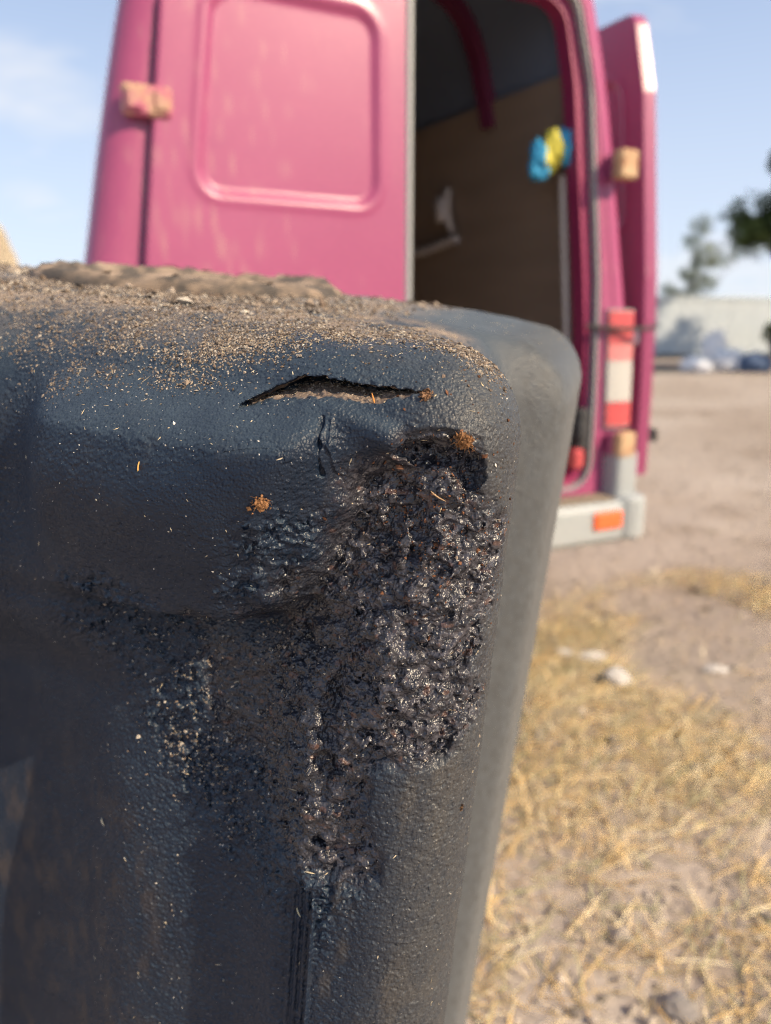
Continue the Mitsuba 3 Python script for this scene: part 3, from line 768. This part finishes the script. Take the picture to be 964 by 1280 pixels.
heap = 3.0 * np.exp(-((X_ + 190) / 40) ** 2 - ((Y_ - 42) / 16) ** 2) + 2.0 * np.exp(-((X_ + 130) / 40) ** 2 - ((Y_ - 48) / 16) ** 2) + 1.0 * np.exp(-((X_ + 300) / 40) ** 2 - ((Y_ - 60) / 20) ** 2)
wt = up_ * np.clip((Y_ - 10) / 26, .04, 1) * (band * 1.5 + heap * np.clip((patch - .3) * 4, .1, 1.3) + .35 * (Y_ > 40) + .05) * (Y_ < 330) * (X_ > -520) * (1 - (Y_ > 150) * np.clip((X_ + 190) / 60, 0, 1))
parts, cols = [], []
def add(pf, col, n):
    parts.append(pf); cols.append(np.repeat(col, n, 0))
pos, nr, g = scatter(wt, 36000, 1)
sz = g.lognormal(-.62, .42, (len(pos), 1)) * np.array([[1.0, .75, .55]]) * (1 + Y_.mean() * 0)
base = np.array([[.25, .195, .15], [.18, .135, .105], [.34, .28, .225], [.11, .09, .075], [.44, .39, .33]])
add(bits(pos, nr, sz, g), base[g.integers(0, 5, len(pos))] * g.uniform(.75, 1.2, (len(pos), 1)), 6)
# larger clods further back
wb = up_ * (1 - np.clip((X_ + 190) / 60, 0, 1)) * ((Y_ > 110) * np.clip((meshkit.fbm(CEN / 60, 3, 6) - .35) * 4, 0, 1))
pos, nr, g = scatter(wb, 7000, 2)
sz = g.lognormal(.2, .5, (len(pos), 1)) * np.array([[1.1, .9, .6]])
add(bits(pos, nr, sz, g), base[g.integers(0, 5, len(pos))] * g.uniform(.75, 1.2, (len(pos), 1)), 6)
# straw and chaff
pos, nr, g = scatter(up_ * (band + heap * .5 + .12), 1800, 3)
sz = np.column_stack([g.lognormal(.45, .5, len(pos)), g.uniform(.16, .34, len(pos)), g.uniform(.12, .25, len(pos))])
add(bits(pos, nr, sz, g, .25), np.array([[.55, .44, .28]]) * g.uniform(.6, 1.35, (len(pos), 1)), 6)
# pale specks stuck to the front and shoulder
seen = (Y_ < 60) & (X_ > -350) & (Z_ > -520)
pos, nr, g = scatter(seen * (.25 + .9 * (Z_ > -60) + .35 * (X_ < -120)), 1300, 4)
sz = g.lognormal(-1.25, .42, (len(pos), 1)) * np.array([[1.2, .8, .5]])
add(bits(pos, nr, sz, g), np.array([[.62, .58, .52]]) * g.uniform(.45, 1.25, (len(pos), 1)), 6)
pos, nr, g = scatter(seen * (.4 + .5 * (Z_ > -60)), 150, 5)
sz = np.column_stack([g.lognormal(.35, .45, len(pos)), g.uniform(.18, .38, len(pos)), g.uniform(.12, .25, len(pos))])
add(bits(pos, nr, sz, g, .15), np.array([[.62, .52, .36]]) * g.uniform(.6, 1.25, (len(pos), 1)), 6)
# rusty crumbs in the crumbled patch
inpatch = seen * np.exp(-((X_ + 40) / 30) ** 2 - ((Z_ + 85) / 40) ** 2)
pos, nr, g = scatter(inpatch, 420, 6)
sz = g.lognormal(-.65, .45, (len(pos), 1)) * np.array([[1.2, .8, .6]])
add(bits(pos, nr, sz, g), np.array([[.20, .095, .055]]) * g.uniform(.4, 1.3, (len(pos), 1)), 6)
lp, li = trimesh.sample.sample_surface(lm, 6000, seed=5)
ln_ = lm.face_normals[li] @ TM.T
lq = (lp - TO) @ TM.T * 1000
ok = ln_[:, 2] > .3
lq, ln_ = lq[ok], ln_[ok]
g = np.random.default_rng(9)
add(bits(lq, ln_, g.lognormal(.35, .5, (len(lq), 1)) * np.array([[1.1, .9, .6]]), g), base[g.integers(0, 5, len(lq))] * g.uniform(.75, 1.2, (len(lq), 1)), 6)
off, VV, FF = 0, [], []
for pv, pf in parts:
    VV.append(pv); FF.append(pf + off); off += len(pv)
put('dry_dirt', (tank_world(np.vstack(VV)), np.vstack(FF)), 'm_straw', color=np.clip(np.vstack(cols), .02, .9))
lab('dry_dirt', 'brown crumbs, chaff and dust scattered over the black tank, thickest along its top', kind='stuff')

# rusty tufts and single slivers, things one can point at
TREE = None
from scipy.spatial import cKDTree
kd = cKDTree(V1)
vn = np.zeros_like(V1)
for k in range(3): np.add.at(vn, tri[:, k][(tri < len(V1)).all(1)], (FN * AREA[:, None])[(tri < len(V1)).all(1)])
vn /= np.linalg.norm(vn, axis=1, keepdims=True) + 1e-12
def on_tank(x, y, z):
    """The skin's point and normal nearest to the front of (x, y, z) mm."""
    _, i = kd.query([x, y, z], 24)
    j = i[np.argmin(V1[i, 1])]
    nn = vn[i].mean(0)
    return V1[j], nn / np.linalg.norm(nn)
def tuft(key, at, r, seed, label, count=70, col=(.30, .155, .075)):
    c, n_ = on_tank(*at)
    g = np.random.default_rng(seed)
    ms = []
    for k in range(count):
        o = g.normal(0, r * .42, 3); o -= n_ * (o @ n_)
        dirn = n_ * g.uniform(.3, 1.0) + g.normal(0, .6, 3); dirn /= np.linalg.norm(dirn)
        ln = r * g.uniform(.3, .8); bend = g.normal(0, .55 * ln, 3)
        t = np.linspace(0, 1, 4)[:, None]
        p = c + o - n_ * .4 + dirn * ln * t + bend * t ** 2
        ms.append(tube(tank_world(p), np.array([.13, .13, .10, .05]) * 1e-3 * g.uniform(.7, 1.6), 4))
    fibres = cat(ms)
    pos = c + g.normal(0, r * .40, (count * 5, 3)); pos -= np.outer((pos - c) @ n_, n_) * .6
    pv, pf = bits(pos, np.repeat(n_[None], len(pos), 0), g.lognormal(-.5, .4, (len(pos), 1)) * r / 4 * np.array([[1.1, .8, .7]]), g, .8)
    mesh = cat([fibres, trimesh.Trimesh(tank_world(pv), pf, process=False)])
    cc = np.array(col) * g.uniform(.5, 1.25, (len(mesh.vertices) // 6 + 1, 1))
    k = put(key, mesh, 'm_straw', color=np.clip(np.repeat(cc, 6, 0)[:len(mesh.vertices)], .02, 1))
    lab(k, label, 'tuft', 'rust brown tufts on the tank')
tuft('rusty_tuft', (-23, 6, -47), 5.2, 51, 'rust brown fibrous tuft at the upper right edge of the crumbled hole')
tuft('rusty_tuft', (-127, -10, -76), 4.6, 52, 'rust brown tuft alone on the bulge left of the crumbled patch', 40)
tuft('rusty_tuft', (-47, 11, -19), 3.6, 53, 'small rust brown tuft at the right end of the slit', 40, (.26, .15, .09))
tuft('rusty_tuft', (-2, 34, -265), 2.2, 54, 'tiny dark tuft low on the right edge of the tank', 22, (.13, .08, .05))
def sliver(at, ang_deg, ln, w, seed, label, col, stand=0.0):
    c, n_ = on_tank(*at)
    side = np.array([math.cos(math.radians(ang_deg)), 0, math.sin(math.radians(ang_deg))])
    side -= n_ * (side @ n_); side /= np.linalg.norm(side)
    side = side * (1 - stand) + n_ * stand; side /= np.linalg.norm(side)
    t = np.linspace(-.5, .5, 6)[:, None] if not stand else np.linspace(0, 1, 6)[:, None]
    p = c + n_ * (w * .5) + side * ln * t + n_ * (.08 * ln * (1 - 4 * (t * t if not stand else t * 0 + .25)))
    mesh = tube(tank_world(p), w * 1e-3 * np.array([.5, 1, 1, .9, .7, .2]), 5)
    k = put('straw_sliver', mesh, 'm_straw', color=np.tile(np.clip(col, 0, 1), (len(mesh.vertices), 1)))
    lab(k, label, 'straw', 'straw slivers stuck to the tank')
sliver((-73, 9, -27), 105, 6.5, .55, 1, 'orange straw sliver standing in the slit', (.60, .26, .08), .5)
sliver((-197, -12, -73), 92, 6.0, .5, 2, 'short amber straw sliver upright on the dark bulge left of the crumbled patch', (.62, .36, .12))
sliver((-282, 20, -347), -35, 6.5, .6, 3, 'pale straw sliver near the lower left corner of the tank', (.62, .52, .38))
sliver((-38, 3, -78), -22, 10.0, .45, 4, 'curved tan straw sliver lying across the crumbled patch under the hole', (.50, .33, .19))
sliver((-88, 4, -312), 2, 6.5, .5, 5, 'pale straw sliver just above the upright mould seam', (.60, .50, .34))
sliver((-100, 4, -350), -40, 6.0, .5, 6, 'pale straw sliver left of the upright mould seam', (.58, .50, .32))

# ------------------------------------------------------------------ dry grass, weeds, pebbles and stones on the yard
def blades(n, seed, xr, yr, dens, lmin, lmax, wmin, wmax, rise, cols, zoff=0.0):
    g = np.random.default_rng(seed)
    p = np.column_stack([g.uniform(*xr, n * 4), g.uniform(*yr, n * 4)])
    p = p[g.random(len(p)) < dens(p[:, 0], p[:, 1])][:n]
    n = len(p)
    z = ground_z(p[:, 0], p[:, 1])
    a = g.uniform(0, 2 * np.pi, n); ln = g.uniform(lmin, lmax, n); w = g.uniform(wmin, wmax, n); up = g.uniform(*rise, n)
    d = np.column_stack([np.cos(a), np.sin(a)]); sd_ = np.column_stack([-d[:, 1], d[:, 0]])
    curl = g.normal(0, .25, n)
    V = []
    for k, t in enumerate((0, .4, .75, 1.0)):
        q = p + d * (ln * t)[:, None] + sd_ * (curl * ln * t * t)[:, None]
        hz = z + zoff + ln * up * (t - .45 * t * t) + .002
        ww = w * (1, 1, .7, .15)[k]
        V += [np.column_stack([q - sd_ * ww[:, None] / 2, hz]), np.column_stack([q + sd_ * ww[:, None] / 2, hz + w * .4])]
    V = np.stack(V, 1)
    F0 = np.array([[0, 1, 3], [0, 3, 2], [2, 3, 5], [2, 5, 4], [4, 5, 7], [4, 7, 6]])
    F = (F0[None] + 8 * np.arange(n)[:, None, None]).reshape(-1, 3)
    col = np.asarray(cols)[g.integers(0, len(cols), n)] * g.uniform(.75, 1.2, (n, 1))
    return V.reshape(-1, 3), F, np.repeat(col, 8, 0)
def fbm2(x, y, s, seed): return meshkit.fbm(np.stack([x * s, y * s, 0 * x], -1), 4, seed)
def straw_d(x, y): return np.clip((fbm2(x, y, 1.5, 12) - .44) * 5, .03, 1) * np.clip((3.75 - y - .3 * np.sin(x * 3)) / .5, 0, 1)
sv, sf, sc_ = blades(21000, 61, (-.1, 3.0), (.7, 3.9), straw_d, .03, .13, .0012, .0038, (.0, .55), [(.70, .51, .25), (.60, .42, .20), (.76, .60, .34), (.44, .36, .22), (.80, .70, .48), (.40, .38, .22)])
put('dry_grass', (sv, sf), 'm_straw', color=sc_)
lab('dry_grass', 'matted golden dry grass over the near dirt right of the tank', kind='stuff')
sv, sf, sc_ = blades(5000, 62, (1.2, 4.6), (4.6, 6.2), lambda x, y: np.clip((fbm2(x, y, .9, 5) - .35) * 3, 0, 1) * np.exp(-((y - 5.35) / .35) ** 2), .04, .12, .003, .006, (.3, 1.0), [(.36, .34, .10), (.46, .40, .16), (.30, .30, .10)])
put('green_weeds', (sv, sf), 'm_straw', color=sc_)
lab('green_weeds', 'thin strip of yellow green weeds across the dirt beyond the bumper', kind='stuff')
g = np.random.default_rng(63)
n_ = 9000
yy_ = g.uniform(.8, 9, n_) ; xx_ = g.uniform(-.1, 1, n_) * (yy_ * .75 + .5)
pz = ground_z(xx_, yy_)
pv, pf = bits(np.column_stack([xx_, yy_, pz]), np.tile([0, 0, 1.], (n_, 1)), g.lognormal(-5.0, .5, (n_, 1)) * np.array([[1, .8, .6]]), g, .3)
put('gravel', (pv, pf), 'm_straw', color=np.repeat(np.array([[.36, .31, .26]]) * g.uniform(.6, 1.5, (n_, 1)), 6, 0))
lab('gravel', 'small loose pebbles strewn over the dirt yard', kind='stuff')
def on_ground(px, py):
    d = proj_dir(px, py); t = -1.2 / d[2]; return np.array([d[0] * t, d[1] * t, ground_z(np.array(d[0] * t), np.array(d[1] * t))])
for i, (px, py, r, mt, label) in enumerate([
    (770, 852, (.050, .042, .036), 'm_pale_stone', 'pale fist sized stone on the straw, the tallest of the stones'),
    (738, 818, (.060, .045, .018), 'm_pale_stone', 'flat pale stone lying just behind the fist sized stone'),
    (705, 812, (.035, .03, .014), 'm_pale_stone', 'small flat pale stone nearest to the tank edge'),
    (850, 1262, (.034, .03, .022), 'm_grey_stone', 'grey stone in the straw at the bottom edge of the picture'),
    (895, 838, (.045, .03, .014), 'm_pale_stone', 'low pale stone at the right, beside the fist sized stone')]):
    p = on_ground(px, py)
    k = put('stone', lump(p + [0, 0, r[2] * .4], r, 70 + i, .45, 3, 1.4), mt, 40)
    lab(k, label, 'stone', 'stones lying in the straw')
